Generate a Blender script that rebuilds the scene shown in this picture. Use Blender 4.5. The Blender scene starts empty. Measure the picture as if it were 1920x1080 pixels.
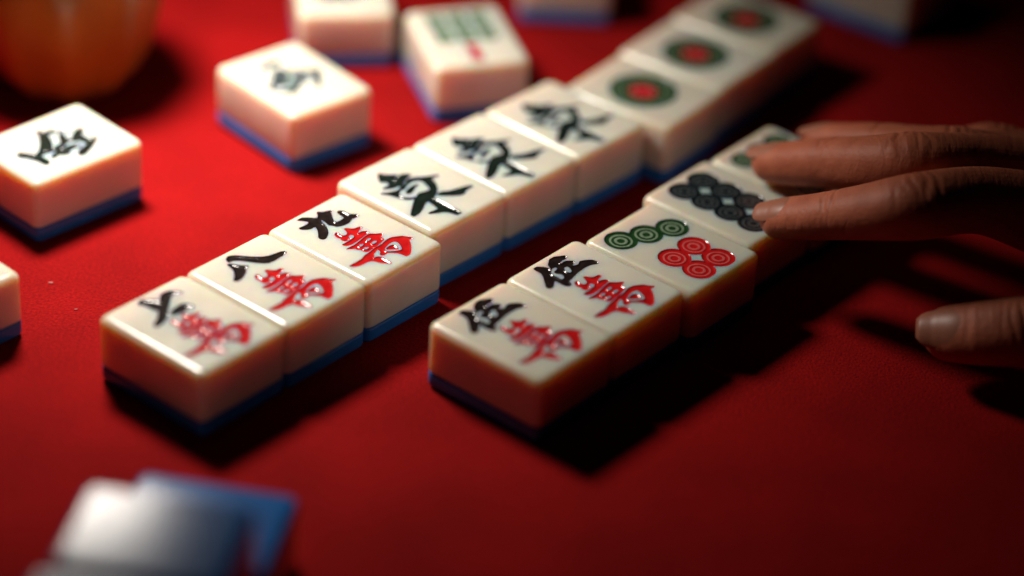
import bpy, bmesh, math, random
import numpy as np
from mathutils import Vector, Matrix
from mathutils.geometry import delaunay_2d_cdt

random.seed(7)
rng = np.random.default_rng(7)
SC = bpy.context.scene
COL = SC.collection
MM = 0.001

# ------------------------------------------------------------------ camera
PITCH, ROLL, CAM_H = 0.5692193753397415, -0.06355764931029648, 0.36268083427335185
cam_data = bpy.data.cameras.new('camera')
cam = bpy.data.objects.new('camera', cam_data)
COL.objects.link(cam)
SC.camera = cam
cam_data.sensor_width = 36.0
cam_data.lens = 36.0 * 4987.314142927375 / 1920.0
cam_data.clip_start = 0.02
cam_data.clip_end = 20.0
fw = Vector((0, math.cos(PITCH), -math.sin(PITCH)))
rt = Vector((1, 0, 0))
up = Vector((0, math.sin(PITCH), math.cos(PITCH)))
cr = rt * math.cos(ROLL) - up * math.sin(ROLL)
cu = rt * math.sin(ROLL) + up * math.cos(ROLL)
m = Matrix((cr, cu, -fw)).transposed().to_4x4()
m.translation = (0, 0, CAM_H)
cam.matrix_world = m
cam_data.dof.use_dof = True
cam_data.dof.focus_distance = 0.654
cam_data.dof.aperture_fstop = 2.95
cam_data.dof.aperture_blades = 0

# ------------------------------------------------------------------ world: the dim bluish room
world = bpy.data.worlds.new('World')
SC.world = world
world.use_nodes = True
wb = world.node_tree.nodes['Background']
wb.inputs['Color'].default_value = (0.45, 0.40, 0.85, 1)
wb.inputs['Strength'].default_value = 0.002

# ------------------------------------------------------------------ the one low lamp, behind and left of the rows
ld = bpy.data.lights.new('table_lamp_light', 'AREA')
ld.shape = 'DISK'
ld.size = 0.060
ld.energy = 0.46
ld.color = (1.0, 0.90, 0.80)
ld.spread = math.radians(97)
lamp = bpy.data.objects.new('table_lamp_light', ld)
COL.objects.link(lamp)
lamp.location = (-0.134, 0.652, 0.199)
lamp.rotation_euler = (Vector((-0.087, 0.615, 0)) - lamp.location).to_track_quat('-Z', 'Y').to_euler()

SC.view_settings.view_transform = 'Standard'
SC.view_settings.look = 'None'
SC.view_settings.exposure = 0.0
SC.view_settings.gamma = 1.0
SC.view_settings.use_curve_mapping = False
SC.cycles.max_bounces = 10
SC.cycles.diffuse_bounces = 5
SC.cycles.glossy_bounces = 4
SC.cycles.sample_clamp_indirect = 4.0
SC.cycles.use_denoising = True


# ------------------------------------------------------------------ materials
def new_mat(name):
    mt = bpy.data.materials.new(name)
    mt.use_nodes = True
    nt = mt.node_tree
    return mt, nt, nt.nodes['Principled BSDF']


def noise_bump(nt, b, scale, strength, dist, detail=3.0, coord='Object'):
    tc = nt.nodes.new('ShaderNodeTexCoord')
    n = nt.nodes.new('ShaderNodeTexNoise')
    n.inputs['Scale'].default_value = scale
    n.inputs['Detail'].default_value = detail
    nt.links.new(tc.outputs[coord], n.inputs['Vector'])
    bp = nt.nodes.new('ShaderNodeBump')
    bp.inputs['Strength'].default_value = strength
    bp.inputs['Distance'].default_value = dist
    nt.links.new(n.outputs['Fac'], bp.inputs['Height'])
    nt.links.new(bp.outputs['Normal'], b.inputs['Normal'])
    return tc, n, bp


def colour_noise(nt, b, c1, c2, scale, lo=0.35, hi=0.65, detail=4.0):
    tc = nt.nodes.new('ShaderNodeTexCoord')
    n = nt.nodes.new('ShaderNodeTexNoise')
    n.inputs['Scale'].default_value = scale
    n.inputs['Detail'].default_value = detail
    nt.links.new(tc.outputs['Object'], n.inputs['Vector'])
    r = nt.nodes.new('ShaderNodeValToRGB')
    r.color_ramp.elements[0].position = lo
    r.color_ramp.elements[1].position = hi
    r.color_ramp.elements[0].color = (*c1, 1)
    r.color_ramp.elements[1].color = (*c2, 1)
    nt.links.new(n.outputs['Fac'], r.inputs['Fac'])
    nt.links.new(r.outputs['Color'], b.inputs['Base Color'])


def mat_ivory():
    mt, nt, b = new_mat('ivory_melamine')
    colour_noise(nt, b, (0.66, 0.60, 0.51), (0.71, 0.66, 0.57), 90)
    # every tile has aged a little differently
    src = b.inputs['Base Color'].links[0].from_socket
    oi = nt.nodes.new('ShaderNodeObjectInfo')
    rp = nt.nodes.new('ShaderNodeValToRGB')
    rp.color_ramp.elements[0].color = (0.93, 0.91, 0.87, 1)
    rp.color_ramp.elements[1].color = (1.0, 1.0, 1.0, 1)
    nt.links.new(oi.outputs['Random'], rp.inputs['Fac'])
    mx = nt.nodes.new('ShaderNodeMix')
    mx.data_type = 'RGBA'
    mx.blend_type = 'MULTIPLY'
    mx.inputs[0].default_value = 1.0
    nt.links.new(src, mx.inputs[6])
    nt.links.new(rp.outputs['Color'], mx.inputs[7])
    nt.links.new(mx.outputs[2], b.inputs['Base Color'])
    b.inputs['Roughness'].default_value = 0.16
    b.inputs['IOR'].default_value = 1.62
    b.inputs['Subsurface Weight'].default_value = 1.0
    b.inputs['Subsurface Radius'].default_value = (1.0, 0.36, 0.11)
    b.inputs['Subsurface Scale'].default_value = 0.012
    tc, nn, bp = noise_bump(nt, b, 700, 0.10, 0.0002)
    rn = nt.nodes.new('ShaderNodeTexNoise')
    rn.inputs['Scale'].default_value = 140
    rn.inputs['Detail'].default_value = 6
    nt.links.new(tc.outputs['Object'], rn.inputs['Vector'])
    mr = nt.nodes.new('ShaderNodeMapRange')
    mr.inputs['From Min'].default_value = 0.3
    mr.inputs['From Max'].default_value = 0.7
    mr.inputs['To Min'].default_value = 0.14
    mr.inputs['To Max'].default_value = 0.27
    nt.links.new(rn.outputs['Fac'], mr.inputs['Value'])
    nt.links.new(mr.outputs['Result'], b.inputs['Roughness'])
    return mt


def mat_blue():
    mt, nt, b = new_mat('blue_plastic')
    colour_noise(nt, b, (0.012, 0.125, 0.40), (0.016, 0.15, 0.47), 120)
    b.inputs['Roughness'].default_value = 0.16
    b.inputs['IOR'].default_value = 1.42
    b.inputs['Specular IOR Level'].default_value = 0.45
    b.inputs['Subsurface Weight'].default_value = 0.25
    b.inputs['Subsurface Radius'].default_value = (0.2, 0.4, 1.0)
    b.inputs['Subsurface Scale'].default_value = 0.0015
    noise_bump(nt, b, 900, 0.12, 0.0002)
    return mt


def mat_ink(name, c1, c2, rough=0.15):
    mt, nt, b = new_mat(name)
    colour_noise(nt, b, c1, c2, 500)
    b.inputs['Roughness'].default_value = rough
    b.inputs['Coat Weight'].default_value = 0.35
    b.inputs['Coat Roughness'].default_value = 0.04
    noise_bump(nt, b, 1100, 0.25, 0.0003)
    return mt


def mat_cloth():
    mt, nt, b = new_mat('red_table_cloth')
    colour_noise(nt, b, (0.215, 0.0024, 0.0030), (0.285, 0.0036, 0.0040), 38, 0.3, 0.7, 6.0)
    # short fibres: a fine speckle over the soft mottling
    src = b.inputs['Base Color'].links[0].from_socket
    tc = nt.nodes.new('ShaderNodeTexCoord')
    fn = nt.nodes.new('ShaderNodeTexNoise')
    fn.inputs['Scale'].default_value = 1300
    fn.inputs['Detail'].default_value = 2
    nt.links.new(tc.outputs['Object'], fn.inputs['Vector'])
    rp = nt.nodes.new('ShaderNodeValToRGB')
    rp.color_ramp.elements[0].position = 0.32
    rp.color_ramp.elements[1].position = 0.68
    rp.color_ramp.elements[0].color = (0.72, 0.70, 0.70, 1)
    rp.color_ramp.elements[1].color = (1.22, 1.25, 1.25, 1)
    nt.links.new(fn.outputs['Fac'], rp.inputs['Fac'])
    mx = nt.nodes.new('ShaderNodeMix')
    mx.data_type = 'RGBA'
    mx.blend_type = 'MULTIPLY'
    mx.inputs[0].default_value = 1.0
    nt.links.new(src, mx.inputs[6])
    nt.links.new(rp.outputs['Color'], mx.inputs[7])
    nt.links.new(mx.outputs[2], b.inputs['Base Color'])
    b.inputs['Roughness'].default_value = 0.85
    b.inputs['Specular IOR Level'].default_value = 0.05
    b.inputs['Sheen Weight'].default_value = 0.04
    b.inputs['Sheen Roughness'].default_value = 0.5
    b.inputs['Sheen Tint'].default_value = (1.0, 0.35, 0.3, 1)
    noise_bump(nt, b, 1500, 0.8, 0.0006, 5.0)
    return mt


def mat_skin():
    mt, nt, b = new_mat('skin')
    colour_noise(nt, b, (0.39, 0.102, 0.050), (0.50, 0.146, 0.074), 160, 0.3, 0.7)
    b.inputs['Roughness'].default_value = 0.55
    b.inputs['Specular IOR Level'].default_value = 0.35
    b.inputs['Subsurface Weight'].default_value = 0.35
    b.inputs['Subsurface Radius'].default_value = (1.0, 0.30, 0.16)
    b.inputs['Subsurface Scale'].default_value = 0.003
    tc, n, bp = noise_bump(nt, b, 900, 0.30, 0.0004, 5.0)
    # fine creases running across the fingers
    mp = nt.nodes.new('ShaderNodeMapping')
    mp.inputs['Scale'].default_value = (1.0, 0.18, 0.35)
    mp.inputs['Rotation'].default_value = (0, 0, math.radians(28))
    nt.links.new(tc.outputs['Object'], mp.inputs['Vector'])
    vo = nt.nodes.new('ShaderNodeTexNoise')
    vo.inputs['Scale'].default_value = 620
    vo.inputs['Detail'].default_value = 3
    vo.inputs['Distortion'].default_value = 0.6
    nt.links.new(mp.outputs['Vector'], vo.inputs['Vector'])
    b2 = nt.nodes.new('ShaderNodeBump')
    b2.inputs['Strength'].default_value = 0.24
    b2.inputs['Distance'].default_value = 0.0009
    nt.links.new(vo.outputs['Fac'], b2.inputs['Height'])
    nt.links.new(bp.outputs['Normal'], b2.inputs['Normal'])
    nt.links.new(b2.outputs['Normal'], b.inputs['Normal'])
    return mt


def mat_nail():
    mt, nt, b = new_mat('fingernail')
    b.inputs['Base Color'].default_value = (0.36, 0.135, 0.08, 1)
    b.inputs['Roughness'].default_value = 0.42
    b.inputs['Specular IOR Level'].default_value = 0.4
    b.inputs['Subsurface Weight'].default_value = 0.3
    b.inputs['Subsurface Radius'].default_value = (1.0, 0.4, 0.25)
    b.inputs['Subsurface Scale'].default_value = 0.0015
    noise_bump(nt, b, 600, 0.08, 0.0002)
    return mt


def mat_cup():
    mt, nt, b = new_mat('orange_glaze')
    colour_noise(nt, b, (0.36, 0.118, 0.011), (0.46, 0.160, 0.015), 60)
    b.inputs['Roughness'].default_value = 0.35
    noise_bump(nt, b, 250, 0.08, 0.0004)
    return mt


def mat_lint():
    mt, nt, b = new_mat('white_lint')
    colour_noise(nt, b, (0.36, 0.08, 0.07), (0.44, 0.11, 0.10), 900)
    b.inputs['Roughness'].default_value = 0.9
    return mt


M = dict(ivory=mat_ivory(), blue=mat_blue(), cloth=mat_cloth(), skin=mat_skin(), nail=mat_nail(), cup=mat_cup(), lint=mat_lint(),
         black=mat_ink('black_ink', (0.010, 0.007, 0.007), (0.022, 0.014, 0.012)),
         east=mat_ink('green_black_ink', (0.006, 0.010, 0.008), (0.011, 0.020, 0.015)),
         prosper=mat_ink('dark_green_ink', (0.005, 0.011, 0.009), (0.010, 0.020, 0.015)),
         dot_black=mat_ink('blue_black_ink', (0.005, 0.008, 0.010), (0.010, 0.015, 0.018)),
         red=mat_ink('red_ink', (0.42, 0.007, 0.009), (0.52, 0.012, 0.012)),
         green=mat_ink('green_ink', (0.009, 0.036, 0.010), (0.016, 0.060, 0.018)),
         bamboo=mat_ink('bright_green_ink', (0.10, 0.16, 0.075), (0.14, 0.21, 0.10)),
         ring_red=mat_ink('worn_red_ink', (0.50, 0.075, 0.075), (0.60, 0.11, 0.10), 0.3),
         ring_green=mat_ink('worn_green_ink', (0.16, 0.22, 0.15), (0.22, 0.29, 0.20), 0.3),
         ring_black=mat_ink('worn_black_ink', (0.042, 0.052, 0.056), (0.066, 0.080, 0.086), 0.3),
         )


# ------------------------------------------------------------------ helpers
def tag(o, label=None, cat=None, group=None, kind=None):
    if label:
        o['label'] = label
    if cat:
        o['category'] = cat
    if group:
        o['group'] = group
    if kind:
        o['kind'] = kind
    return o


def empty(name, loc, rz=0.0):
    o = bpy.data.objects.new(name, None)
    o.empty_display_size = 0.01
    COL.objects.link(o)
    o.location = loc
    o.rotation_euler = (0, 0, rz)
    return o


def link_mesh(name, me, parent=None):
    o = bpy.data.objects.new(name, me)
    COL.objects.link(o)
    if parent is not None:
        o.parent = parent
    return o


def bm_mesh(name, bm, mats):
    me = bpy.data.meshes.new(name)
    bm.to_mesh(me)
    bm.free()
    for q in (mats if isinstance(mats, (list, tuple)) else [mats]):
        me.materials.append(q)
    return me


# ------------------------------------------------------------------ table
bm = bmesh.new()
nx = 40
vs = {}
for i in range(nx + 1):
    for j in range(nx + 1):
        vs[i, j] = bm.verts.new((-0.9 + 1.8 * i / nx, -0.2 + 1.8 * j / nx, 0))
for i in range(nx):
    for j in range(nx):
        bm.faces.new((vs[i, j], vs[i + 1, j], vs[i + 1, j + 1], vs[i, j + 1])).smooth = True
table = link_mesh('table_cloth', bm_mesh('table_cloth', bm, M['cloth']))
tag(table, 'flat red cloth covering the table under all the tiles', 'tablecloth', kind='structure')

# ------------------------------------------------------------------ mahjong tiles (millimetres, local: x = short side, y = long side, from one corner)
S, L, H = 27.5, 35.0, 17.9
ZB = 4.4            # thickness of the blue backing


def rrect(inset, r, n=7):
    """Rounded rectangle outline, counter-clockwise, INSET from the tile's outer footprint."""
    r = max(r - inset * 0.6, 0.4)
    x0, x1, y0, y1 = inset, S - inset, inset, L - inset
    out = []
    for cx, cy, a0 in ((x1 - r, y0 + r, -90), (x1 - r, y1 - r, 0), (x0 + r, y1 - r, 90), (x0 + r, y0 + r, 180)):
        for k in range(n):
            a = math.radians(a0 + 90 * k / (n - 1))
            out.append((cx + r * math.cos(a), cy + r * math.sin(a)))
    return out


RV = 2.1            # plan radius of the vertical edges
RT = 1.75           # radius of the top edges


def ring_stack(bm, levels):
    rings = []
    for inset, z in levels:
        rings.append([bm.verts.new((x * MM, y * MM, z * MM)) for x, y in rrect(inset, RV)])
    n = len(rings[0])
    for a, b in zip(rings[:-1], rings[1:]):
        for k in range(n):
            bm.faces.new((a[k], a[(k + 1) % n], b[(k + 1) % n], b[k])).smooth = True
    return rings


def arc_levels(z_from, r, top=True, n=7):
    """Insets and heights of a quarter-round edge."""
    out = []
    for k in range(n):
        a = math.pi / 2 * k / (n - 1)
        out.append((r * (1 - math.cos(a)), z_from + r * math.sin(a)))
    return out


def resample_closed(pts, step=0.28):
    """Smooth closed Catmull-Rom outline through PTS, sampled about every STEP mm."""
    p = np.array(pts, float)
    n = len(p)
    out = []
    for i in range(n):
        p0, p1, p2, p3 = p[i - 1], p[i], p[(i + 1) % n], p[(i + 2) % n]
        k = max(1, int(round(np.linalg.norm(p2 - p1) / step)))
        for q in range(k):
            t = q / k
            out.append(0.5 * ((2 * p1) + (-p0 + p2) * t + (2 * p0 - 5 * p1 + 4 * p2 - p3) * t * t + (-p0 + 3 * p1 - 3 * p2 + p3) * t ** 3) * 0.75
                       + 0.25 * (p1 + (p2 - p1) * t))
    return np.array(out)


def circle(cx, cy, r):
    n = max(14, int(2 * math.pi * r / 0.30))
    a = np.arange(n) * 2 * math.pi / n
    return np.stack([cx + r * np.cos(a), cy + r * np.sin(a)], -1)


def in_poly(pts, poly):
    x, y = pts[:, 0:1], pts[:, 1:2]
    x1, y1 = poly[:, 0], poly[:, 1]
    x2, y2 = np.roll(x1, -1), np.roll(y1, -1)
    c = (y1 > y) != (y2 > y)
    with np.errstate(divide='ignore', invalid='ignore'):
        xi = (x2 - x1) * (y - y1) / (y2 - y1) + x1
    return ((c & (x < xi)).sum(1) % 2) == 1


def seg_dist(pts, A, B):
    d = np.full(len(pts), 1e9)
    ab = B - A
    l2 = (ab ** 2).sum(1) + 1e-12
    for k in range(0, len(pts), 400):
        q = pts[k:k + 400, None, :]
        t = np.clip(((q - A) * ab).sum(2) / l2, 0, 1)
        d[k:k + 400] = np.sqrt(((q - (A + t[..., None] * ab)) ** 2).sum(2)).min(1)
    return d


DEPTH, REACH = 0.30, 0.80


def engrave(shapes):
    """SHAPES: painter's list of (class, outline in mm); class 0 = bare, 1.. = paint slots.
    Returns CDT vertices, triangles, class of each triangle and depth of each vertex."""
    outline = np.array(rrect(RT + 0.12, RV))
    shapes = [(c, np.clip(p, 2.15, [S - 2.15, L - 2.15])) for c, p in shapes]
    verts, edges = [tuple(q) for q in outline], [(k, (k + 1) % len(outline)) for k in range(len(outline))]
    for c, p in shapes:
        o = len(verts)
        verts += [tuple(q) for q in p]
        edges += [(o + k, o + (k + 1) % len(p)) for k in range(len(p))]
    if shapes:
        allp = np.concatenate([p for c, p in shapes])
        gx, gy = np.meshgrid(np.arange(allp[:, 0].min(), allp[:, 0].max(), 0.32), np.arange(allp[:, 1].min(), allp[:, 1].max(), 0.32))
        g = np.stack([gx.ravel(), gy.ravel()], -1)
        g += (rng.random(g.shape) - 0.5) * 0.08
        cls = np.zeros(len(g), int)
        for c, p in shapes:
            cls[in_poly(g, p)] = c
        g = g[cls > 0]
        A = np.concatenate([p for c, p in shapes])
        B = np.concatenate([np.roll(p, -1, 0) for c, p in shapes])
        g = g[seg_dist(g, A, B) > 0.11]
        verts += [tuple(q) for q in g]
    v2, e2, f2, *_ = delaunay_2d_cdt([Vector(q) for q in verts], edges, [], 1, 1e-4)
    v2 = np.array([(q.x, q.y) for q in v2])
    f2 = np.array([list(f) for f in f2 if len(f) == 3])
    cen = v2[f2].mean(1)
    cls = np.zeros(len(f2), int)
    for c, p in shapes:
        cls[in_poly(cen, p)] = c
    depth = np.zeros(len(v2))
    if shapes and (cls > 0).any():
        cnt = {}
        for f in f2[cls > 0]:
            for a, b in ((f[0], f[1]), (f[1], f[2]), (f[2], f[0])):
                k = (min(a, b), max(a, b))
                cnt[k] = cnt.get(k, 0) + 1
        rim = np.array([k for k, n in cnt.items() if n == 1])
        used = np.unique(f2[cls > 0])
        d = seg_dist(v2[used], v2[rim[:, 0]], v2[rim[:, 1]])
        q = np.clip(d / REACH, 0, 1)
        dep = DEPTH * np.sqrt(np.maximum(0, 1 - (1 - q) ** 2))
        dep[d < 1e-3] = 0
        depth[used] = dep
        # worn ridges (class 9) stand higher than the paint round them
        ridge = np.unique(f2[cls == 9])
        if len(ridge):
            depth[ridge] = np.minimum(depth[ridge], 0.12 + 0.1 * rng.random(len(ridge)))
    return v2, f2, cls, depth


def body_mesh(shapes_key, shapes):
    """Ivory block with the design cut into its top."""
    v2, f2, cls, depth = engrave(shapes)
    bm = bmesh.new()
    z0 = ZB + 0.03
    levels = [(0.55, z0), (0.12, z0 + 0.25), (0.0, z0 + 0.7)] + arc_levels(H - RT, RT) + [(RT + 0.12, H)]
    rings = ring_stack(bm, levels)
    bm.faces.new(list(reversed(rings[0])))
    vs = [bm.verts.new((x * MM, y * MM, (H - (depth[i] + 0.035 if depth[i] > 0 else 0)) * MM)) for i, (x, y) in enumerate(v2)]
    sharp = set()
    for f, c in zip(f2, cls):
        try:
            q = bm.faces.new([vs[i] for i in f])
        except ValueError:
            continue
        q.smooth = True
    bm.edges.index_update()
    rimset = {}
    for f, c in zip(f2, cls):
        for a, b in ((f[0], f[1]), (f[1], f[2]), (f[2], f[0])):
            rimset.setdefault((min(a, b), max(a, b)), set()).add(c > 0)
    for (a, b), s in rimset.items():
        if len(s) == 2:
            e = bm.edges.get((vs[a], vs[b]))
            if e:
                e.smooth = False
    bmesh.ops.remove_doubles(bm, verts=bm.verts, dist=2e-6)
    bmesh.ops.recalc_face_normals(bm, faces=bm.faces)
    paint = {}
    for slot in sorted(set(cls) - {0}):
        pass
    me = bm_mesh('ivory_body', bm, M['ivory'])
    return me, (v2, f2, cls, depth)


def paint_mesh(data, classes, mats, name):
    v2, f2, cls, depth = data
    bm = bmesh.new()
    vs = {}
    for f, c in zip(f2, cls):
        if c not in classes:
            continue
        q = []
        for i in f:
            if i not in vs:
                vs[i] = bm.verts.new((v2[i][0] * MM, v2[i][1] * MM, (H - depth[i] + 0.004) * MM))
            q.append(vs[i])
        try:
            fc = bm.faces.new(q)
        except ValueError:
            continue
        fc.smooth = True
        fc.material_index = classes.index(c)
    bm.normal_update()
    for f in bm.faces:
        if f.normal.z < 0:
            f.normal_flip()
    return bm_mesh(name, bm, mats)


def backing_mesh():
    bm = bmesh.new()
    lv = [(1.5 * (1 - math.sin(a)), 1.5 * (1 - math.cos(a))) for a in [math.pi / 2 * k / 6 for k in range(7)]]
    levels = [(2.0, 0.0)] + lv + [(0.0, ZB - 0.5), (0.1, ZB - 0.15), (0.45, ZB)]
    rings = ring_stack(bm, levels)
    bm.faces.new(list(reversed(rings[0])))
    bm.faces.new(rings[-1])
    bmesh.ops.recalc_face_normals(bm, faces=bm.faces)
    return bm_mesh('blue_backing', bm, M['blue'])


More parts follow.
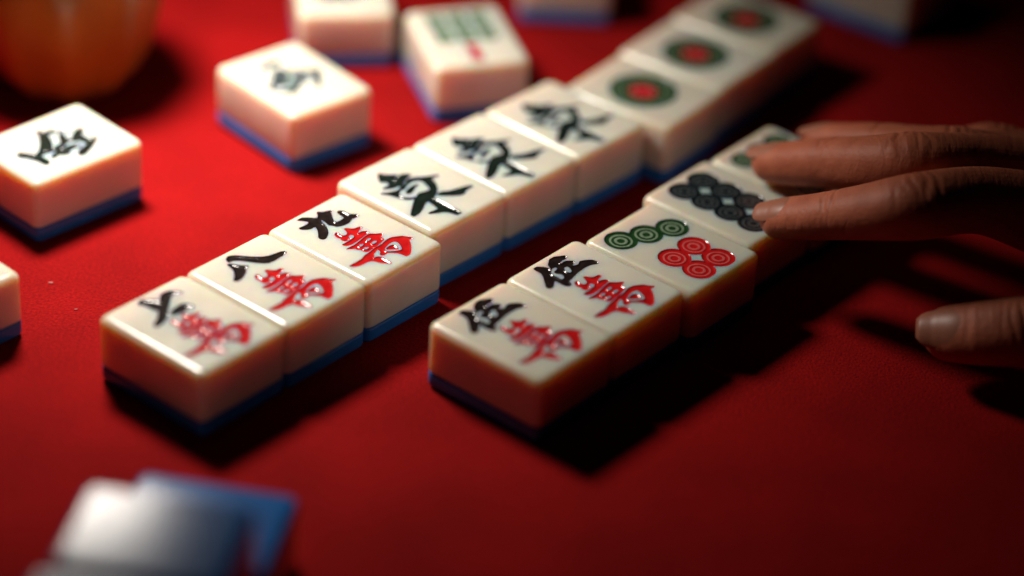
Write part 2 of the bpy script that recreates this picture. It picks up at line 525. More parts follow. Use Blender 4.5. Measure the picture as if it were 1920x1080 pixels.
GLYPHS = {
    'wan': [(1, [(10.68, 13.54), (11.56, 13.17), (11.97, 13.42), (11.67, 14.51), (11.84, 15.29), (12.49, 15.62), (13.3, 15.34), (13.85, 14.49), (14.32, 13.25), (15.05, 13.51), (15.67, 14.51), (16.46, 15.04), (17.65, 15.18), (18.09, 15.71), (17.84, 16.08), (16.39, 16.37), (15.55, 16.77), (15.23, 17.23), (13.82, 17.54), (12.61, 17.89), (11.32, 17.69), (10.3, 17.39), (10.02, 16.71), (10.32, 15.79), (10.14, 14.85)]), (-1, [(12.75, 16.49), (13.4, 16.51), (13.65, 17.06), (13.21, 17.56), (12.45, 17.72), (12.12, 17.25)]), (1, [(15.19, 17.19), (16.4, 17.15), (17.34, 17.7), (17.67, 18.49), (16.99, 18.81), (14.81, 19.13), (12.4, 19.51), (10.31, 19.59), (9.02, 19.24), (8.53, 18.45), (8.76, 18.07), (10.6, 18.05), (12.29, 18.03), (13.66, 17.69)]), (1, [(15.95, 19.32), (17.16, 19.28), (18.23, 20.33), (19.71, 21.47), (19.14, 21.84), (18.17, 22.12), (17.78, 23.42), (17.06, 23.78), (15.05, 24.25), (14.0, 24.44), (13.12, 24.48), (12.0, 24.59), (10.72, 24.69), (10.07, 23.9), (10.21, 23.14), (9.56, 22.19), (9.55, 21.57), (8.58, 20.92), (7.84, 20.2), (9.04, 20.17), (10.96, 20.23), (13.04, 19.84), (14.57, 19.51)]), (-1, [(14.51, 20.67), (15.4, 20.62), (15.73, 20.94), (15.24, 21.24), (14.28, 21.2)]), (-1, [(14.46, 22.45), (15.34, 22.4), (15.91, 22.81), (15.43, 23.1), (14.3, 23.06)]), (-1, [(11.14, 21.32), (11.86, 21.12), (12.51, 21.45), (11.95, 21.81), (11.07, 21.71)]), (-1, [(11.13, 22.83), (11.89, 22.97), (12.38, 23.45), (11.66, 23.65), (11.02, 23.32)]), (1, [(12.56, 24.84), (13.69, 24.73), (13.3, 25.56), (11.07, 26.39), (10.13, 27.27), (8.64, 28.2), (7.13, 27.91), (5.55, 27.84), (3.73, 27.38), (2.69, 26.35), (2.84, 26.06), (4.88, 25.99), (7.25, 25.93), (8.82, 25.38), (10.73, 25.15)]), (1, [(14.57, 24.69), (15.78, 24.66), (18.03, 24.13), (19.66, 24.19), (20.97, 24.86), (22.23, 25.74), (22.86, 27.03), (23.61, 27.91), (23.12, 28.2), (22.06, 28.08), (20.97, 29.46), (19.45, 31.01), (17.45, 32.67), (16.46, 33.2), (15.89, 32.64), (15.8, 31.95), (15.62, 30.57), (14.8, 29.46), (13.82, 28.5), (12.71, 28.6), (11.9, 28.26), (11.97, 27.58), (12.84, 26.93), (13.22, 25.79), (13.13, 25.1), (13.6, 24.65)]), (-1, [(14.76, 26.7), (16.6, 26.08), (17.97, 25.91), (18.95, 26.25), (18.88, 27.41), (18.05, 29.03), (17.22, 29.72), (15.68, 28.96), (14.29, 27.75)]), (1, [(15.16, 26.79), (16.53, 26.62), (17.5, 26.81), (17.67, 27.59), (17.36, 28.65), (16.8, 29.01), (16.15, 28.37), (14.85, 27.39)]), (1, [(9.82, 27.56), (10.94, 28.07), (11.35, 28.78), (11.3, 30.22), (11.09, 32.11), (10.67, 32.35), (9.81, 31.29), (9.07, 30.12), (8.65, 28.81), (8.24, 28.11)])],
    'nine': [(1, [(9.3, 2.14), (10.25, 2.12), (11.7, 3.42), (13.03, 5.08), (14.27, 4.62), (15.37, 3.19), (16.13, 4.05), (18.4, 5.07), (17.22, 5.83), (15.93, 7.44), (15.02, 8.93), (14.96, 9.59), (15.97, 10.1), (18.08, 9.79), (18.45, 8.95), (18.92, 6.78), (19.68, 6.55), (20.19, 7.29), (20.21, 9.23), (21.1, 10.35), (21.67, 11.15), (20.48, 11.42), (19.1, 11.26), (17.36, 11.94), (15.37, 11.88), (13.87, 11.12), (13.68, 10.46), (13.1, 9.42), (13.45, 7.87), (13.55, 6.3), (12.81, 6.53), (11.98, 8.8), (10.96, 10.63), (9.57, 12.09), (7.76, 13.11), (7.02, 12.85), (7.0, 11.9), (9.04, 9.68), (10.11, 7.67), (9.61, 7.42), (8.01, 7.26), (6.7, 6.1), (6.8, 5.38), (8.22, 5.59), (10.01, 5.44), (10.54, 4.55), (9.78, 3.33), (9.15, 2.47)])],
    'eight': [(1, [(11.42, 3.23), (12.52, 2.72), (13.9, 3.52), (15.57, 5.73), (17.54, 8.01), (19.36, 9.23), (21.28, 9.75), (23.14, 10.09), (23.82, 10.88), (22.52, 11.43), (21.09, 11.39), (19.2, 11.58), (17.3, 11.29), (16.08, 10.09), (14.59, 7.94), (13.22, 5.68), (11.88, 4.6), (10.82, 4.46)]), (1, [(9.92, 5.14), (10.82, 5.92), (11.4, 7.28), (12.87, 8.96), (11.83, 9.28), (10.08, 10.69), (7.98, 11.74), (6.37, 11.92), (6.0, 11.33), (7.36, 10.24), (8.83, 8.57), (9.52, 7.01)])],
    'seven': [(1, [(16.72, 4.0), (18.82, 3.82), (20.13, 4.71), (21.07, 6.46), (20.11, 6.33), (19.12, 5.55), (17.18, 6.48), (14.48, 8.66), (12.7, 10.11), (10.65, 12.06), (8.34, 12.94), (6.7, 12.9), (7.06, 12.06), (9.33, 10.76), (11.49, 8.91), (14.1, 6.68)]), (1, [(11.1, 2.49), (12.31, 1.87), (13.44, 3.39), (14.95, 5.89), (12.99, 7.99), (11.55, 8.16), (11.2, 5.81), (10.98, 3.99), (10.38, 3.39)]), (1, [(12.98, 9.58), (13.16, 10.97), (15.41, 10.39), (17.49, 10.23), (18.59, 11.33), (18.79, 12.93), (17.51, 12.47), (15.34, 12.73), (13.44, 12.25), (12.67, 11.48), (12.2, 10.41)])],
    'east': [(1, [(10.85, 5.08), (11.87, 6.75), (14.0, 8.88), (12.04, 9.46), (11.47, 10.39), (13.23, 9.82), (14.9, 9.34), (15.8, 9.8), (16.61, 10.91), (15.13, 11.2), (13.18, 11.96), (10.95, 13.18), (12.22, 13.27), (14.56, 12.14), (16.55, 12.87), (18.16, 13.98), (20.17, 15.09), (21.67, 15.92), (19.09, 15.93), (18.13, 17.97), (16.6, 20.19), (14.47, 21.84), (12.44, 22.84), (10.6, 22.92), (8.77, 23.37), (6.68, 24.63), (4.02, 25.7), (1.92, 25.51), (4.24, 23.44), (6.79, 21.55), (8.68, 20.09), (7.1, 18.99), (6.08, 16.98), (5.43, 14.6), (4.31, 12.49), (6.67, 13.76), (8.52, 13.84), (7.71, 12.74), (6.4, 11.18), (8.93, 10.97), (9.38, 9.2), (8.37, 8.28)]), (-1, [(12.05, 14.2), (14.0, 13.82), (15.49, 14.27), (16.2, 15.29), (15.75, 17.24), (14.81, 19.27), (12.94, 18.99), (11.37, 18.62), (9.83, 19.36), (8.46, 18.81), (7.25, 17.34), (7.41, 16.06), (8.94, 14.95), (10.31, 15.13)]), (1, [(11.49, 15.49), (13.25, 15.3), (14.44, 15.67), (12.87, 16.04), (11.13, 16.97), (9.58, 17.34), (9.18, 16.61), (10.33, 15.87)]), (-1, [(6.42, 11.73), (8.2, 12.83), (10.06, 13.1), (9.88, 13.65), (8.13, 13.85), (6.54, 12.75)]), (1, [(14.49, 22.57), (16.15, 22.3), (18.14, 23.41), (20.42, 24.06), (22.5, 24.53), (24.31, 25.46), (21.53, 25.81), (19.38, 26.71), (17.59, 25.78), (15.5, 24.04)]), (1, [(10.59, 22.56), (12.05, 22.84), (12.56, 23.66), (12.54, 26.84), (12.51, 29.65), (12.65, 31.54), (11.64, 34.13), (11.04, 32.87), (10.51, 30.98), (9.7, 29.53), (7.84, 28.52), (6.18, 27.34), (8.59, 27.45), (9.64, 27.36), (10.17, 25.38)])],
    'five': [(1, [(12.44, 2.78), (15.01, 1.19), (15.96, 1.31), (17.21, 2.08), (18.47, 2.85), (18.41, 3.59), (17.27, 3.85), (16.26, 3.78), (14.94, 4.09), (15.13, 4.73), (16.39, 4.59), (17.39, 5.11), (18.14, 6.08), (17.32, 6.64), (16.19, 6.9), (16.88, 7.58), (17.88, 7.88), (19.15, 7.29), (20.53, 7.84), (21.85, 9.02), (22.03, 10.56), (21.4, 10.85), (19.89, 10.06), (17.75, 9.79), (15.37, 9.95), (13.25, 10.35), (11.21, 10.82), (10.4, 10.92), (9.42, 12.41), (8.62, 12.41), (8.06, 11.53), (8.06, 9.96), (8.05, 8.62), (7.13, 8.83), (5.54, 9.94), (4.62, 9.93), (4.25, 9.12), (5.65, 7.38), (7.36, 5.48), (8.16, 4.02), (8.28, 2.55), (8.4, 1.54), (9.26, 1.26), (10.38, 2.13), (11.13, 3.54), (11.01, 5.01), (12.01, 3.49)]), (-1, [(14.13, 6.47), (15.07, 6.6), (14.94, 7.49), (14.06, 8.67), (13.25, 8.33), (13.32, 7.49)]), (-1, [(11.01, 5.01), (12.01, 4.62), (12.76, 4.9), (12.38, 5.44), (10.83, 5.73), (10.64, 6.67), (11.08, 7.44), (11.27, 8.18), (10.65, 9.15), (9.78, 9.2), (9.78, 8.07), (9.71, 6.66), (9.96, 5.78)])],
    'prosper': [(1, [(12.58, 28.88), (13.87, 29.29), (14.85, 28.47), (16.63, 27.56), (18.31, 26.96), (20.88, 26.6), (20.98, 25.9), (19.86, 25.27), (16.87, 25.31), (15.07, 26.09), (13.46, 27.24), (12.24, 27.86)]), (1, [(15.99, 25.77), (16.26, 25.56), (15.72, 23.74), (14.1, 21.82), (11.97, 20.02), (10.03, 18.87), (9.1, 18.88), (9.81, 19.85), (11.45, 20.8), (13.2, 22.27), (14.7, 23.68), (15.49, 25.34)]), (1, [(5.9, 17.83), (6.63, 18.38), (8.45, 18.97), (10.79, 19.95), (13.09, 20.82), (15.85, 22.12), (16.78, 22.12), (16.1, 21.17), (13.15, 19.03), (10.02, 17.62), (7.8, 17.64), (6.19, 17.49)]), (1, [(8.27, 18.47), (8.84, 18.4), (9.06, 16.21), (9.53, 14.9), (10.15, 13.52), (11.1, 11.73), (10.89, 11.34), (10.47, 11.26), (9.1, 12.76), (8.19, 14.0), (7.69, 15.43), (7.74, 17.83)]), (1, [(15.2, 21.68), (15.96, 21.67), (16.19, 19.99), (16.46, 18.52), (15.53, 16.18), (12.03, 14.01), (10.98, 14.06), (11.84, 15.2), (14.66, 16.66), (15.26, 18.01), (15.12, 19.37), (14.62, 20.88)]), (1, [(15.4, 17.18), (15.99, 16.66), (15.27, 15.22), (15.67, 14.21), (16.61, 13.39), (16.49, 12.94), (15.93, 12.74), (14.44, 13.2), (13.63, 14.4), (14.19, 16.17)]), (1, [(15.54, 13.32), (15.63, 12.33), (14.85, 11.21), (13.52, 9.17), (12.02, 8.14), (11.62, 8.95), (12.82, 11.12), (14.0, 12.48)]), (1, [(14.09, 11.91), (15.24, 12.48), (17.06, 12.39), (18.98, 12.0), (19.59, 10.58), (19.13, 9.14), (18.32, 8.37), (17.8, 8.65), (17.97, 9.63), (17.16, 10.27), (15.49, 10.56), (14.06, 11.12)]), (1, [(18.29, 8.69), (18.13, 9.12), (19.31, 11.29), (20.09, 13.43), (20.95, 15.73), (22.49, 17.0), (23.21, 16.31), (22.1, 13.91), (20.74, 11.51), (19.04, 9.18)]), (1, [(16.78, 20.12), (18.05, 20.5), (19.07, 19.69), (19.16, 17.75), (19.1, 16.04), (19.14, 14.57), (18.68, 13.93), (18.07, 13.93), (17.49, 15.14), (17.27, 16.76), (17.23, 18.49), (16.39, 19.07)]), (1, [(16.06, 24.93), (16.46, 24.85), (16.55, 23.03), (16.6, 21.83), (16.62, 20.02), (16.24, 19.54), (15.82, 19.58), (15.52, 21.26), (15.48, 22.5), (15.65, 24.46)]), (1, [(18.12, 21.02), (18.83, 21.2), (19.75, 20.31), (20.35, 19.02), (19.96, 18.38), (19.31, 18.32), (18.74, 19.56), (17.85, 20.41)]), (1, [(19.37, 23.21), (19.58, 22.96), (19.13, 21.79), (18.83, 20.65), (18.19, 20.05), (17.78, 20.27), (18.11, 21.5), (18.84, 22.8)])],
    'prosper_far': [(1, [(8.6, 9.19), (8.81, 9.55), (10.84, 9.22), (13.06, 8.87), (15.62, 8.48), (16.21, 7.99), (16.17, 7.47), (14.05, 6.87), (11.54, 7.42), (9.15, 8.58)]), (1, [(13.96, 10.88), (13.29, 10.83), (10.9, 12.55), (8.55, 14.9), (5.87, 18.06), (5.54, 18.95), (6.24, 18.75), (9.07, 15.99), (11.18, 13.87), (13.37, 11.94)]), (1, [(10.53, 12.94), (10.48, 13.52), (12.21, 14.42), (14.15, 15.23), (15.85, 16.63), (17.84, 17.97), (20.93, 19.32), (21.92, 18.7), (22.03, 17.72), (18.85, 16.54), (16.8, 15.39), (15.07, 13.97), (13.08, 13.13), (11.12, 12.56)]), (1, [(20.44, 17.48), (19.29, 18.63), (18.1, 21.11), (16.24, 24.73), (16.24, 25.45), (17.03, 24.89), (19.75, 21.11), (20.78, 18.28)]), (1, [(14.63, 13.9), (13.83, 13.95), (11.87, 15.55), (9.57, 17.91), (9.13, 18.83), (9.78, 18.76), (12.16, 16.85), (14.05, 15.07)]), (1, [(7.89, 16.39), (8.12, 16.92), (10.02, 16.46), (11.68, 17.05), (12.26, 16.7), (12.34, 16.1), (10.75, 15.15), (8.64, 15.63)]), (1, [(6.86, 17.93), (6.77, 18.72), (8.89, 19.78), (11.06, 20.83), (14.66, 21.44), (15.25, 21.02), (15.26, 20.47), (11.9, 19.55), (9.88, 18.37), (7.63, 17.45)]), (1, [(16.31, 17.47), (15.54, 17.6), (13.58, 19.37), (10.91, 21.26), (7.96, 23.95), (7.6, 24.63), (8.05, 24.64), (10.96, 22.5), (13.7, 20.67), (15.85, 18.5)]), (1, [(4.49, 17.86), (4.22, 18.53), (5.16, 20.94), (6.56, 22.82), (10.21, 24.32), (10.79, 23.98), (10.87, 23.39), (7.6, 21.45), (6.17, 19.82), (5.0, 17.72)]), (1, [(13.1, 17.86), (13.07, 18.42), (14.66, 18.92), (16.73, 21.03), (17.29, 20.79), (17.48, 20.14), (15.49, 17.84), (13.69, 17.45)])],
}


def grow(p, d):
    """Push a closed outline outwards by D mm (either winding)."""
    t = np.roll(p, -1, 0) - np.roll(p, 1, 0)
    t /= np.linalg.norm(t, axis=1)[:, None] + 1e-9
    x, y = p[:, 0], p[:, 1]
    area = (x * np.roll(y, -1) - np.roll(x, -1) * y).sum()
    return p + np.stack([t[:, 1], -t[:, 0]], -1) * (d if area > 0 else -d)


GROW = {'wan': 0.07, 'prosper': 0.38, 'prosper_far': 0.24, 'east': 0.24, 'nine': 0.26, 'eight': 0.26, 'seven': 0.26}


def glyph(name, cls, dx=0.0, dy=0.0, turn=False):
    out = []
    for s, pl in GLYPHS[name]:
        p = grow(resample_closed(pl), GROW.get(name, 0.16) if s > 0 else 0.06)
        if turn:
            p = np.array([S, L]) - p
        out.append((cls if s > 0 else 0, p + [dx, dy]))
    return out


def dots(centres, r, cls, inner=True):
    out = [(cls, circle(x, y, r)) for x, y in centres]
    for x, y in centres:
        out += [(9, circle(x, y, r * 0.70)), (cls, circle(x, y, r * 0.58)), (9, circle(x, y, r * 0.40)), (cls, circle(x, y, r * 0.24))]
    return out


def stick(cx, cy, w, h, cls):
    p = [(-w, -h), (-w * 0.6, -h * 0.1), (-w, h * 0.05), (-w * 0.7, h), (w * 0.7, h), (w, h * 0.05), (w * 0.6, -h * 0.1), (w, -h)]
    return [(cls, resample_closed([(cx + a, cy + b) for a, b in p]))]


X1, X2 = 9.8, 17.7
ONE = (13.75, 17.5)
DESIGNS = {
    'plain': ([], []),
    'seven': (glyph('seven', 1) + glyph('wan', 2), [('numeral', [1], ['black']), ('wan_character', [2], ['red'])]),
    'eight': (glyph('eight', 1) + glyph('wan', 2), [('numeral', [1], ['black']), ('wan_character', [2], ['red'])]),
    'nine': (glyph('nine', 1) + glyph('wan', 2), [('numeral', [1], ['black']), ('wan_character', [2], ['red'])]),
    'five': (glyph('five', 1, 0.2, 0.9) + glyph('wan', 2), [('numeral', [1], ['black']), ('wan_character', [2], ['red'])]),
    'east': (glyph('east', 1), [('east_character', [1], ['east'])]),
    'prosper': (glyph('prosper', 1), [('prosper_character', [1], ['prosper'])]),
    'prosper_far': (glyph('prosper_far', 1), [('prosper_character', [1], ['prosper'])]),
    'prosper_turned': (glyph('prosper', 1, 0, 0, True), [('prosper_character', [1], ['prosper'])]),
    'seven_dots': (dots([(6.7, 6.8), (13.6, 9.4), (20.7, 12.1)], 4.25, 1)
                   + dots([(X1, 21.2), (X2, 21.2), (X1, 28.8), (X2, 28.8)], 4.2, 2),
                   [('green_dots', [1], ['green']), ('red_dots', [2], ['red'])]),
    'eight_dots': (dots([(x, 17.5 - 11 + 7.33 * k) for x in (X1, X2) for k in range(4)], 4.2, 1),
                   [('black_dots', [1, 9], ['dot_black', 'ring_black'])]),
    'nine_dots': (dots([(6.6 + 7.15 * k, 7.2) for k in range(3)], 3.75, 1) + dots([(6.6 + 7.15 * k, 17.5) for k in range(3)], 3.75, 2)
                  + dots([(6.6 + 7.15 * k, 27.8) for k in range(3)], 3.75, 3),
                  [('green_dots', [1], ['green']), ('red_dots', [2], ['red']), ('black_dots', [3], ['black'])]),
}
# the one-circle tile: green outer band with fine rings, red rosette
one = [(1, circle(*ONE, 9.4)), (9, circle(*ONE, 8.3)), (1, circle(*ONE, 8.05))]
one += [(9, circle(ONE[0] + 6.9 * math.cos(a), ONE[1] + 6.9 * math.sin(a), 0.42)) for a in [k * math.pi / 13 for k in range(26)]]
one += [(9, circle(*ONE, 5.6)), (1, circle(*ONE, 5.35)), (2, circle(*ONE, 3.9))]
one += [(0, circle(ONE[0] + 2.9 * math.cos(a), ONE[1] + 2.9 * math.sin(a), 0.40)) for a in [k * math.pi / 4 for k in range(8)]]
DESIGNS['one'] = (one, [('green_ring', [1, 9], ['green', 'ring_green']), ('red_rosette', [2], ['red'])])
# seven sticks
bam = []
for k, cx in enumerate((7.4, 13.75, 20.1)):
    for cy in (7.6, 16.9):
        bam += stick(cx, cy, 2.75, 3.9, 1) + [(0, np.array([(cx - 0.16, cy - 3.2), (cx + 0.16, cy - 3.2), (cx + 0.16, cy + 3.2), (cx - 0.16, cy + 3.2)]))]
bam += stick(13.4, 28.0, 1.7, 5.0, 2)
DESIGNS['bamboo'] = (bam, [('green_sticks', [1], ['bamboo']), ('red_stick', [2], ['red'])])

RING_OF = {'green': 'ring_green', 'red': 'ring_red', 'black': 'ring_black'}
CACHE = {}


def design_meshes(key):
    if key in CACHE:
        return CACHE[key]
    shapes, parts = DESIGNS[key]
    if key in ('seven_dots', 'nine_dots'):
        # give each colour its own ridge class
        fixed, cur = [], 0
        conv = {1: 1, 2: 2, 3: 3}
        for c, p in shapes:
            if c != 9:
                cur = c
                fixed.append((c, p))
            else:
                fixed.append((9 if True else 0, p))
        # ridge triangles are re-assigned by nearest colour below
        shapes = fixed
    me, data = body_mesh(key, shapes)
    v2, f2, cls, depth = data
    if key in ('seven_dots', 'nine_dots'):
        cen = v2[f2].mean(1)
        for c, (nm, cl, mt) in zip((1, 2, 3), parts):
            sel = np.zeros(len(f2), bool)
            for cc, p in shapes:
                if cc == c:
                    sel |= in_poly(cen, p)
            cls[(cls == 9) & sel] = 10 + c
        parts = [(nm, cl + [10 + cl[0]], mt + [RING_OF[mt[0]]]) for nm, cl, mt in parts]
    pm = [(nm, paint_mesh((v2, f2, cls, depth), cl, [M[q] for q in mt], nm)) for nm, cl, mt in parts]
    CACHE[key] = (me, pm)
    return CACHE[key]


BACK = backing_mesh()


def tile(design, x, y, th, label, group=None, z=0.0, face_down=False):
    """x, y (metres): the tile's near-left corner; th: direction of its short side. The long side runs to the right of it."""
    r = Vector((math.cos(th), math.sin(th), 0))
    t = Vector((math.sin(th), -math.cos(th), 0))
    root = bpy.data.objects.new('mahjong_tile', None)
    root.empty_display_size = 0.01
    COL.objects.link(root)
    # parts are modelled in a right-handed frame: x = r, y = -t, so flip y about the tile's middle
    c = Vector((x, y, z)) + r * (S * MM / 2) + t * (L * MM / 2)
    root.location = c
    root.rotation_euler = (0, 0, th)
    me, pm = design_meshes(design)
    loc = Matrix.Translation(Vector((-S * MM / 2, L * MM / 2, 0))) @ Matrix.Diagonal((1, -1, 1, 1))
    flip = Matrix.Translation((0, 0, H * MM)) @ Matrix.Rotation(math.pi, 4, 'Y') if face_down else Matrix.Identity(4)
    for nm, d in [('ivory_body', me), ('blue_backing', BACK)] + pm:
        o = link_mesh(nm, d, root)
        o.matrix_local = flip @ MIRROR_FIX(d)
    tag(root, label, 'mahjong tile', group)
    return root


_done = set()


def MIRROR_FIX(me):
    """Bring a part mesh (x = short side, y = long side from the corner) into the tile's centred right-handed frame, once per mesh."""
    if me.name not in _done:
        me.transform(Matrix.Diagonal((1, -1, 1, 1)) @ Matrix.Translation((-S * MM / 2, -L * MM / 2, 0)))
        me.flip_normals()
        _done.add(me.name)
    return Matrix.Identity(4)


def shifted(x, y, th, along, across):
    """A corner moved ALONG the short side and ACROSS (along the long side), in mm."""
    return (x + (math.cos(th) * along + math.sin(th) * across) * MM, y + (math.sin(th) * along - math.cos(th) * across) * MM, th)


LONG = 'mahjong tiles lined up in the long row'
SHORT = 'mahjong tiles lined up in the short row'
LOOSE = 'loose mahjong tiles lying on the cloth'
WALL = 'face-down mahjong tiles in the corner'
def out(q):
    return shifted(*q, 0, -0.6)


A13, A46, A79 = out((-0.0957, 0.5149, 0.8973)), out((-0.0464, 0.5836, 0.868)), out((0.0097, 0.6414, 0.973))
tile('seven', *shifted(*A13, 0, 0), 'ivory tile with black seven over red wan character, front end of the long row', LONG)
tile('eight', *shifted(*A13, S, 0.1), 'ivory tile with two-stroke black eight over red wan character in the long row', LONG)
tile('nine', *shifted(*A13, 2 * S, 0.2), 'ivory tile with black nine over red wan character, beside the first east tile', LONG)
tile('east', *shifted(*A46, 0, 0), 'sharp black east character tile, next to the black nine tile in the long row', LONG)
tile('east', *shifted(*A46, S + 0.1, 0), 'middle one of the three black east character tiles in the long row', LONG)
tile('east', *shifted(*A46, 2 * S + 0.2, 0.2), 'black east character tile touching the first big green circle tile', LONG)
tile('one', *shifted(*A79, 0.5, 0.9), 'big green circle tile with red centre, next to the east tiles', LONG)
tile('one', *shifted(*A79, S + 1.2, -0.3), 'middle one of the three big green circle tiles in the long row', LONG)
tile('one', *shifted(*A79, 2 * S + 1.8, -1.0), 'big green circle tile at the far blurred end of the long row', LONG)
B12, B35 = out((-0.018, 0.5206, 0.897)), out((0.0162, 0.5628, 0.899))
tile('five', *shifted(*B12, -0.35, -0.9), 'blurred tile with black five over red wan character, front end of the short row', SHORT)
tile('five', *shifted(*B12, S - 0.32, -0.9), 'sharp tile with black five over red wan character, beside the seven-circle tile', SHORT)
tile('seven_dots', *shifted(*B35, 0.45, 1.0), 'ivory tile with three green and four red circles in the short row', SHORT)
tile('eight_dots', *shifted(*B35, S + 0.5, -2.2), 'ivory tile with eight black circles under the index fingertip', SHORT)
tile('nine_dots', *shifted(*B35, 2 * S + 0.6, -1.4), 'tile with green circles half covered by the middle finger, far end of short row', SHORT)

tile('prosper', -0.118, 0.617, -0.7384, 'loose tile with a dark green character, in front of the orange cup', LOOSE)
tile('prosper_far', -0.0848, 0.6413, 0.7524, 'brightly lit loose tile with a blurred dark character, right of the orange cup', LOOSE)
tile('bamboo', -0.0359, 0.6815, 0.321, 'loose tile with green bamboo sticks and one red stick, touching the long row', LOOSE)
tile('prosper_turned', -0.0711, 0.7100, 0.1649, 'loose tile cut by the top picture edge, left of the bamboo tile', LOOSE)
tile('plain', -0.0040, 0.7486, 0.02, 'blurred loose tile behind the bamboo tile, only its lower side in view', LOOSE)
tile('plain', 0.0839, 0.7352, 0.9335, 'blurred loose tile with blue base showing, beyond the far end of the long row', LOOSE)
tile('plain', *shifted(-0.1167, 0.5317, -0.7384, -S, 0), 'loose ivory tile cut by the left picture edge, showing one rounded corner', LOOSE)

th_w = math.radians(83)
tile('plain', -0.0861, 0.4010, th_w, 'upper face-down blue-backed tile of the corner stack, lit by a white glint', WALL, z=H * MM, face_down=True)
tile('plain', -0.0865, 0.4004, math.radians(82.5), 'lower tile of the corner stack, under the one with the white glint', WALL, face_down=True)
tile('plain', -0.0811, 0.4301, math.radians(81), 'face-down blue-backed tile lying just behind the corner stack', WALL, face_down=True)
tile('plain', -0.0915, 0.3725, math.radians(84), 'upper tile of the front corner stack, cut by the bottom picture edge', WALL, z=H * MM, face_down=True)
tile('plain', -0.0910, 0.3728, math.radians(83), 'lower tile of the front corner stack', WALL, face_down=True)

# ------------------------------------------------------------------ the orange cup
bm = bmesh.new()
prof = [(0.0, 0.0), (9, 0.0), (12.5, 0.4), (16, 2.2), (19.2, 5.5), (21.8, 10), (23.8, 16), (25.6, 24), (27.4, 34), (28.8, 43), (28.6, 44.2), (28.0, 44.4), (27.2, 43.8), (25.8, 36), (23.2, 20), (18, 7), (12, 3.5), (0.0, 3.2)]
n = 96
rings = []
for k, (r, z) in enumerate(prof):
    if r == 0:
        rings.append([bm.verts.new((0, 0, z * MM))] * n)
        continue
    ring = []
    for j in range(n):
        a = 2 * math.pi * j / n
        fl = 0.8 * math.cos(9 * (a - 0.05)) * min(1, r / 24) if k < 10 else 0
        ring.append(bm.verts.new(((r + fl) * math.cos(a) * MM, (r + fl) * math.sin(a) * MM, z * MM)))
    rings.append(ring)
for a, b in zip(rings[:-1], rings[1:]):
    for j in range(n):
        q = [a[j], a[(j + 1) % n], b[(j + 1) % n], b[j]]
        u = []
        for v in q:
            if v not in u:
                u.append(v)
        if len(u) >= 3:
            bm.faces.new(u).smooth = True
bmesh.ops.recalc_face_normals(bm, faces=bm.faces)
cup = link_mesh('cup', bm_mesh('cup', bm, M['cup']))
cup.location = (-0.1290, 0.661, 0.0)
tag(cup, 'rounded orange cup standing on the red cloth behind the loose tiles', 'cup')


# ------------------------------------------------------------------ the hand
def catmull(P, n):
    P = np.array(P, float)
    Q = np.vstack([2 * P[0] - P[1], P, 2 * P[-1] - P[-2]])
    out = []
    for i in range(1, len(Q) - 2):
        for k in range(n):
            t = k / n
            p0, p1, p2, p3 = Q[i - 1], Q[i], Q[i + 1], Q[i + 2]
            out.append(0.5 * ((2 * p1) + (-p0 + p2) * t + (2 * p0 - 5 * p1 + 4 * p2 - p3) * t * t + (-p0 + 3 * p1 - 3 * p2 + p3) * t ** 3))
    out.append(P[-1])
    return np.array(out)


def tube(bm, pts, radii, upv=(0, 0, 1), creases=(), seg=36):
    """A limb along PTS (mm) with (half width, half height) RADII, round tip, finger creases on its back at arc lengths CREASES.
    Returns frames for the nail."""
    N = 14
    C = catmull(pts, N)
    R = catmull(np.array(radii, float), N)
    s = np.concatenate([[0], np.cumsum(np.linalg.norm(np.diff(C, axis=0), axis=1))])
    step = 0.5
    ss = np.arange(0, s[-1], step)
    C = np.stack([np.interp(ss, s, C[:, k]) for k in range(3)], -1)
    R = np.stack([np.interp(ss, s, R[:, k]) for k in range(2)], -1)
    T = np.gradient(C, axis=0)
    T /= np.linalg.norm(T, axis=1)[:, None]
    upv = np.array(upv, float)
    Sd = np.cross(upv, T)
    Sd /= np.linalg.norm(Sd, axis=1)[:, None]
    U = np.cross(T, Sd)
    r0 = R[0, 0]
    cap = np.sqrt(np.clip(1 - (1 - np.clip(ss / (r0 * 1.15), 0, 1)) ** 2.2, 0.0004, 1))
    rings = []
    for k in range(len(ss)):
        ring = []
        for j in range(seg):
            a = 2 * math.pi * j / seg
            ca, sa = math.cos(a), math.sin(a)
            back = max(0, sa)
            dz = 0.0
            for c0, amp, w in creases:
                wob = 0.0 if amp > 0 else 0.55 * math.sin(2.3 * a + c0 * 3.1) + 0.3 * math.sin(5.1 * a + c0)
                dz += amp * math.exp(-((ss[k] - c0 - wob) / w) ** 2) * back ** (1.2 if amp > 0 else 2.2)
            e = 2.25
            rr = (abs(ca) ** e + abs(sa) ** e) ** (-1 / e)
            p = C[k] + Sd[k] * (ca * rr * R[k, 0] * cap[k]) + U[k] * (sa * rr * (R[k, 1] * cap[k] + dz))
            ring.append(bm.verts.new(p * MM))
        rings.append(ring)
    for a, b in zip(rings[:-1], rings[1:]):
        for j in range(seg):
            bm.faces.new((a[j], a[(j + 1) % seg], b[(j + 1) % seg], b[j]))
    bm.faces.new(list(reversed(rings[0])))
    bm.faces.new(rings[-1])
    return ss, C, R, T, Sd, U, cap


def knuckle(c0, n=4, gap=1.5, lump=0.7):
    out = [(c0, lump, 5.0)]
    for k in range(n):
        out.append((c0 + (k - (n - 1) / 2) * gap + 0.25 * math.sin(7 * k + c0), -0.38 - 0.14 * math.sin(5 * k + c0), 0.40))
    return out


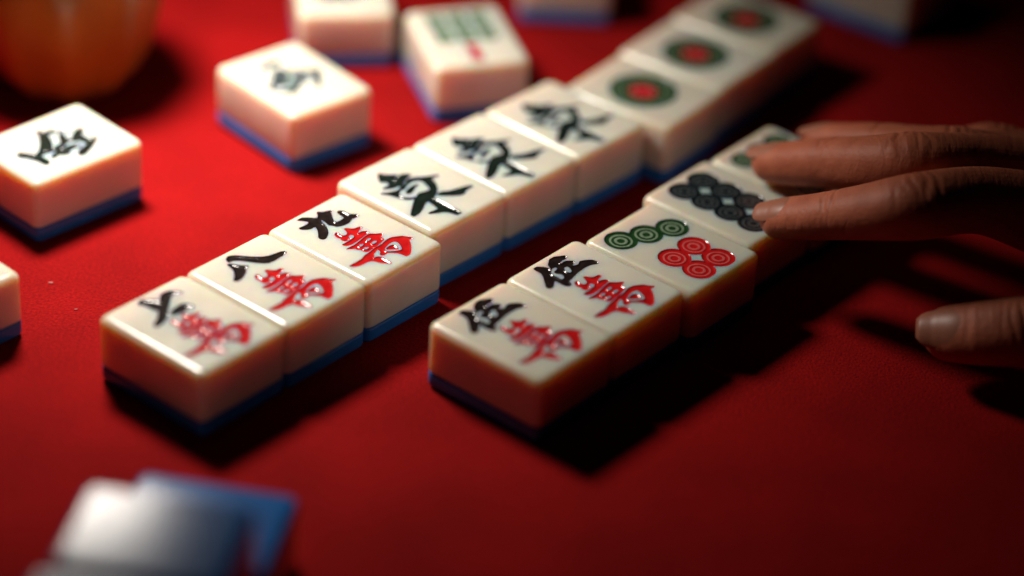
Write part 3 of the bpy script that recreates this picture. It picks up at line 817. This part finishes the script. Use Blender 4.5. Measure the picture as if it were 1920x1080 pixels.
FINGERS = {
    'index': ([[61.1, 572.6, 21.6], [67.0, 569.4, 24.0], [78.5, 561.7, 30.5], [95.7, 554.3, 38.5], [113.8, 566.3, 34.5], [135.8, 576.1, 25.0], [160.3, 582.8, 18.0]],
              [(4.3, 3.5), (5.6, 4.8), (6.3, 5.7), (7.9, 7.7), (8.2, 8.0), (10.4, 10.5), (13, 11)], knuckle(43, 5) + knuckle(22.5, 3, 1.3, 0.25), (0.10, -0.35, 1)),
    'middle': ([[60.7, 600.7, 22.0], [67.0, 596.0, 24.6], [78.8, 586.6, 31.0], [96.7, 574.8, 38.5], [115.9, 584.2, 34.0], [138.3, 594.7, 25.5], [164.4, 607.5, 18.0]],
               [(4.7, 3.8), (6.1, 5.3), (6.9, 6.2), (8.0, 7.6), (8.2, 8.0), (10.6, 10.6), (13, 11)], knuckle(47, 5) + knuckle(24.5, 3, 1.3, 0.25), (0.15, -0.1, 1)),
    'ring': ([[74.4, 612.5, 22.2], [80.8, 608.0, 25.0], [92.1, 598.6, 30.0], [108.6, 589.3, 34.0], [126.3, 596.7, 29.0], [142.8, 609.5, 23.0], [166.3, 618.9, 18.0]],
             [(4.6, 3.8), (5.7, 5.0), (6.4, 5.8), (7.1, 6.8), (7.6, 7.4), (9.8, 9.6), (13, 10)], knuckle(45, 5) + knuckle(23.5, 3, 1.3, 0.25), (0.2, 0.1, 1)),
    'little': ([[106.0, 625.5, 12.5], [110.0, 621.0, 16.0], [115.4, 613.9, 21.5], [121.2, 606.2, 27.5], [134.3, 606.5, 24.0], [146.3, 608.1, 19.5], [164, 603, 17]],
               [(4.0, 3.5), (5.0, 4.5), (5.6, 5.2), (6.3, 6.0), (7.0, 6.7), (8.8, 8.8), (12, 9)], knuckle(32, 4), (0.2, 0.2, 1)),
    'thumb': ([[99.4, 539.9, 11.6], [105.5, 538.6, 13.0], [117.7, 534.8, 16.8], [134.9, 536.0, 19.0], [150.4, 550.3, 18.5], [166, 568, 18]],
              [(4.4, 3.4), (6.8, 5.5), (8.2, 7.2), (9.0, 8.4), (11.0, 10.5), (13, 11)], knuckle(23, 3, 2.1, 0.7) + [(13.2, -0.35, 0.6), (14.6, 0.25, 1.0)], (0.1, -0.75, 1)),
}
hand_bm = bmesh.new()
frames = {}
for nm, (pts, rad, cre, upv) in FINGERS.items():
    frames[nm] = tube(hand_bm, pts, rad, upv, cre)
# palm, wrist and forearm
tube(hand_bm, [[128, 588, 19], [150, 591, 18], [175, 586, 19], [200, 574, 22], [235, 556, 28], [300, 535, 36]],
     [(17, 8), (27, 12), (30, 14), (24, 16), (25, 19), (30, 25)], (0, 0, 1))
hm = bm_mesh('hand', hand_bm, M['skin'])
hand = link_mesh('hand', hm)
rm = hand.modifiers.new('remesh', 'REMESH')
rm.mode = 'VOXEL'
rm.voxel_size = 0.00034
sm = hand.modifiers.new('smooth', 'SMOOTH')
sm.factor = 0.5
sm.iterations = 2
dg = bpy.context.evaluated_depsgraph_get()
me2 = bpy.data.meshes.new_from_object(hand.evaluated_get(dg))
hand.modifiers.clear()
hand.data = me2
me2.name = 'hand'
me2.materials.clear()
me2.materials.append(M['skin'])
for p in me2.polygons:
    p.use_smooth = True
tag(hand, 'right hand reaching in from the side, fingertips resting on the circle tiles', 'hand')


def nail(fr, length, half_angle, start=-0.6):
    ss, C, R, T, Sd, U, cap = fr
    bm = bmesh.new()
    nu, nv = 14, 16
    g = {}
    for i in range(nu + 1):
        s = start + length * i / nu
        k = int(np.clip(round(s / 0.5), 0, len(ss) - 1))
        over = min(0, s)
        # rounded free edge and rounded root
        q = i / nu
        shrink = math.sqrt(max(0.05, 1 - max(0, (0.22 - q) / 0.22) ** 2 * 0.75 - max(0, (q - 0.72) / 0.28) ** 2 * 0.7))
        kk = max(k, 9)
        for j in range(nv + 1):
            a = (j / nv - 0.5) * 2 * half_angle * shrink
            rise = 0.30 - 0.42 * (1 - shrink) - 0.15 * (abs(a) / half_angle) ** 4 - 0.45 * max(0, (q - 0.6) / 0.4) ** 2
            # the plate leaves the curved tip and runs on nearly straight
            hw, hh = R[k, 0] * cap[k], R[k, 1] * cap[k]
            if s < 4.5:
                hw = R[9, 0] * cap[9] * (1 - 0.035 * (4.5 - s))
                hh = R[9, 1] * cap[9] - 0.20 * (4.5 - s)
            p = C[k] + T[k] * over + Sd[k] * math.sin(a) * hw + U[k] * (math.cos(a) * hh + rise)
            g[i, j] = bm.verts.new(p * MM)
    for i in range(nu):
        for j in range(nv):
            bm.faces.new((g[i, j], g[i, j + 1], g[i + 1, j + 1], g[i + 1, j])).smooth = True
    bmesh.ops.recalc_face_normals(bm, faces=bm.faces)
    bmesh.ops.solidify(bm, geom=bm.faces[:], thickness=0.0004)
    for f in bm.faces:
        f.smooth = True
    return bm_mesh('fingernail', bm, M['nail'])


for nm, ln, ha in (('index', 11.5, 0.95), ('middle', 11.5, 0.95), ('ring', 10.5, 0.95), ('thumb', 13.5, 0.95)):
    link_mesh('fingernail', nail(frames[nm], ln, ha), hand)

# ------------------------------------------------------------------ two lint flecks on the cloth
for x, y, w, lb in ((-0.1149, 0.5555, 0.8, 'tiny pink lint fleck on the cloth below the loose green character tile'),
                    (-0.1066, 0.5442, 0.6, 'tiny pink lint fleck on the cloth, close to the long row')):
    bm = bmesh.new()
    bmesh.ops.create_icosphere(bm, subdivisions=2, radius=w * 0.5 * MM)
    for v in bm.verts:
        v.co.z *= 0.35
        v.co.x *= 1.5
        v.co += Vector(rng.normal(0, 0.06, 3) * MM)
    o = link_mesh('lint_fleck', bm_mesh('lint_fleck', bm, M['lint']))
    o.location = (x, y, 0.0002)
    tag(o, lb, 'lint', 'lint flecks on the cloth')
